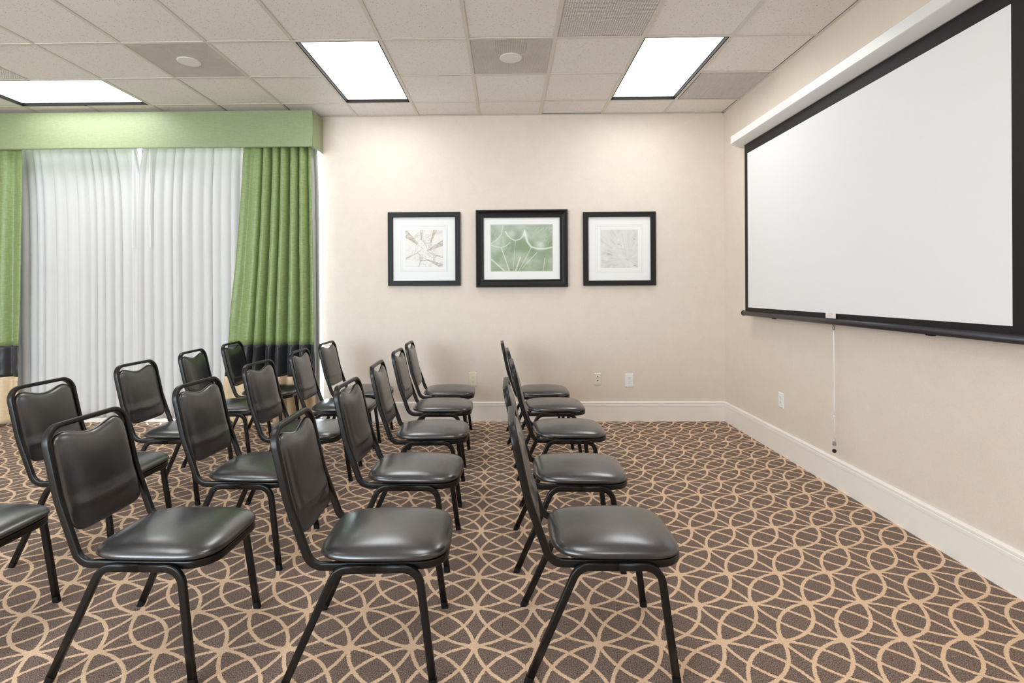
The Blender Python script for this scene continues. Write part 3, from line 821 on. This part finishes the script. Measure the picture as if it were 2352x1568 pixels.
def make_chair():
    e = empty('stacking_chair', (0, 0, 0))
    # seat cushion
    def seat(a, b, m, top):
        x = 0.0635 + 0.2255 * a
        y = b * (0.199 - 0.010 * max(0, -a) ** 2)
        dome = (1 - a * a) * (1 - b * b)
        roll = (1 - m ** 7) ** 0.5 if m < 1 else 0.0
        if top: z = 0.407 + 0.028 * roll + 0.019 * dome - 0.004 * max(0, a) ** 3
        else: z = 0.407 - 0.010 * (1 - m ** 14) ** 0.5
        return (x, y, z)
    pillow('seat', 'vinyl', e, 36, lambda a, b, m: seat(a, b, m, 1), lambda a, b, m: seat(a, b, m, 0), 4.4)
    # back cushion
    def backr(a, b, m, front):
        y = a * 0.169
        dip = 0.026 * math.cos(min(1.0, abs(a) / 0.80) * math.pi / 2) ** 2
        ztop, zbot = 0.817 - dip, 0.472
        z = zbot + (ztop - zbot) * (b + 1) / 2
        roll = (1 - m ** 6) ** 0.5 if m < 1 else 0.0
        t = (b + 1) / 2
        th = 0.021 + 0.006 * (1 - a * a)
        if t < 0.24: th -= 0.011 * (1 - t / 0.24) ** 0.7 + 0.003
        elif t < 0.32: th -= 0.003 * (1 - (t - 0.24) / 0.08)
        th += 0.0035 * math.exp(-((t - 0.26) / 0.03) ** 2) * (1 - a ** 4)
        x = back_x(z) + (th * roll if front else -0.016 * roll)
        return (x, y, z)
    pillow('backrest', 'vinyl', e, 40, lambda a, b, m: backr(a, b, m, 1), lambda a, b, m: backr(a, b, m, 0), 7.0)
    # one tube runs round the seat front, along the sides, up the back and over the top
    yr = 0.180
    pts, rad = [], []
    def add(p, r): pts.append(p); rad.append(r)
    add((0.278, yr * 0.98, ZR), 0.085)
    add((BACK[0][0], yr, ZR), 0.060)
    add((BACK[1][0], yr, BACK[1][1]), 0.5)
    add((BACK[2][0], yr, BACK[2][1]), 0.062)
    add((BACK[2][0], -yr, BACK[2][1]), 0.062)
    add((BACK[1][0], -yr, BACK[1][1]), 0.5)
    add((BACK[0][0], -yr, ZR), 0.060)
    add((0.278, -yr * 0.98, ZR), 0.085)
    path = fillet(pts, rad, 9, closed=True)
    # start in the middle of the seat front so that the section stays upright
    path = [Vector((0.278, 0, ZR))] + path
    bm = bmesh.new(); sweep(bm, path, section(0.019, 0.027, 16, 5.0), (1, 0, 0), closed=True)
    link('frame', bm, 'black_metal', e, smooth=True)
    # four legs, each bending into its half of the side rail
    sec = section(0.019, 0.026, 16, 5.0)
    for s_ in (-1, 1):
        yt, yf = s_ * 0.2005, s_ * 0.2155
        mid = (0.055, yt, ZR - 0.001)
        for xf, xc in ((-0.2522, -0.079), (0.2434, 0.194)):
            foot = (xf, yf, 0.0); top = (xc, yt, ZR - 0.001)
            pth = fillet([mid, top, foot], [0, 0.060, 0], 9)
            d_ = (pth[-1] - pth[-2]).normalized()
            cut = pth[-1] - d_ * 0.022
            body = densify(pth[:-1] + [cut], 0.12)
            bm = bmesh.new(); sweep(bm, body, sec, (0, s_, 0)); lg = link('leg', bm, 'black_metal', e, smooth=True)
            bm = bmesh.new()
            sweep(bm, [cut - d_ * 0.004, pth[-1] + d_ * 0.0], section(0.0202, 0.0272, 16, 5.0), (0, s_, 0))
            for v_ in bm.verts:
                if v_.co.z < 0.012: v_.co.z = 0.0
            link('foot_cap', bm, 'black_rubber', lg)
    return e

def dup(root, loc, rz):
    r = root.copy(); COL.objects.link(r); r.location = loc; r.rotation_euler = (0, 0, rz)
    for ch in list(root.children):
        c_ = ch.copy(); COL.objects.link(c_); c_.parent = r
        for g_ in list(ch.children):
            d_ = g_.copy(); COL.objects.link(d_); d_.parent = c_
    return r

CHAIRS = {   # row letter: front row by the screen = a ; seats counted from the picture wall
    'a': [(0.261, 4.670, 0.011), (0.305, 4.085, 0.040), (0.333, 3.396, 0.020), (0.294, 2.643, -0.012), (0.316, 1.957, -0.002)],
    'b': [(-0.573, 4.686, 0.021), (-0.555, 4.085, -0.003), (-0.535, 3.367, 0.039), (-0.517, 2.655, -0.030), (-0.496, 1.936, 0.030)],
    'c': [(-1.328, 4.708, -0.031), (-1.338, 4.108, 0.012), (-1.331, 3.394, -0.055), (-1.303, 2.672, -0.051), (-1.283, 1.943, -0.021)],
    'd': [(-2.185, 4.713, 0.047), (-2.173, 4.097, 0.056), (-2.138, 3.403, -0.005), (-2.109, 2.677, -0.005), (-2.148, 1.972, 0.0)],
}
ROWN = {'a': 'front row, closest to the screen', 'b': 'second row from the screen', 'c': 'third row from the screen', 'd': 'fourth row, farthest from the screen'}
NTH = ['first from', 'second from', 'third from', 'fourth from', 'fifth and last from']
proto = None
for row, seats in CHAIRS.items():
    for n_, (x, y, a_) in enumerate(seats):
        if proto is None:
            proto = make_chair(); ch = proto; ch.location = (x, y, 0); ch.rotation_euler = (0, 0, a_)
        else: ch = dup(proto, (x, y, 0), a_)
        lab = 'black chair, %s, %s the picture wall' % (ROWN[row], NTH[n_])
        if row == 'd' and n_ == 4: lab = 'black chair at the cut-off end of the fourth row, only seat and legs showing'
        tag(ch, lab, 'chair', 'black vinyl chairs set in rows')
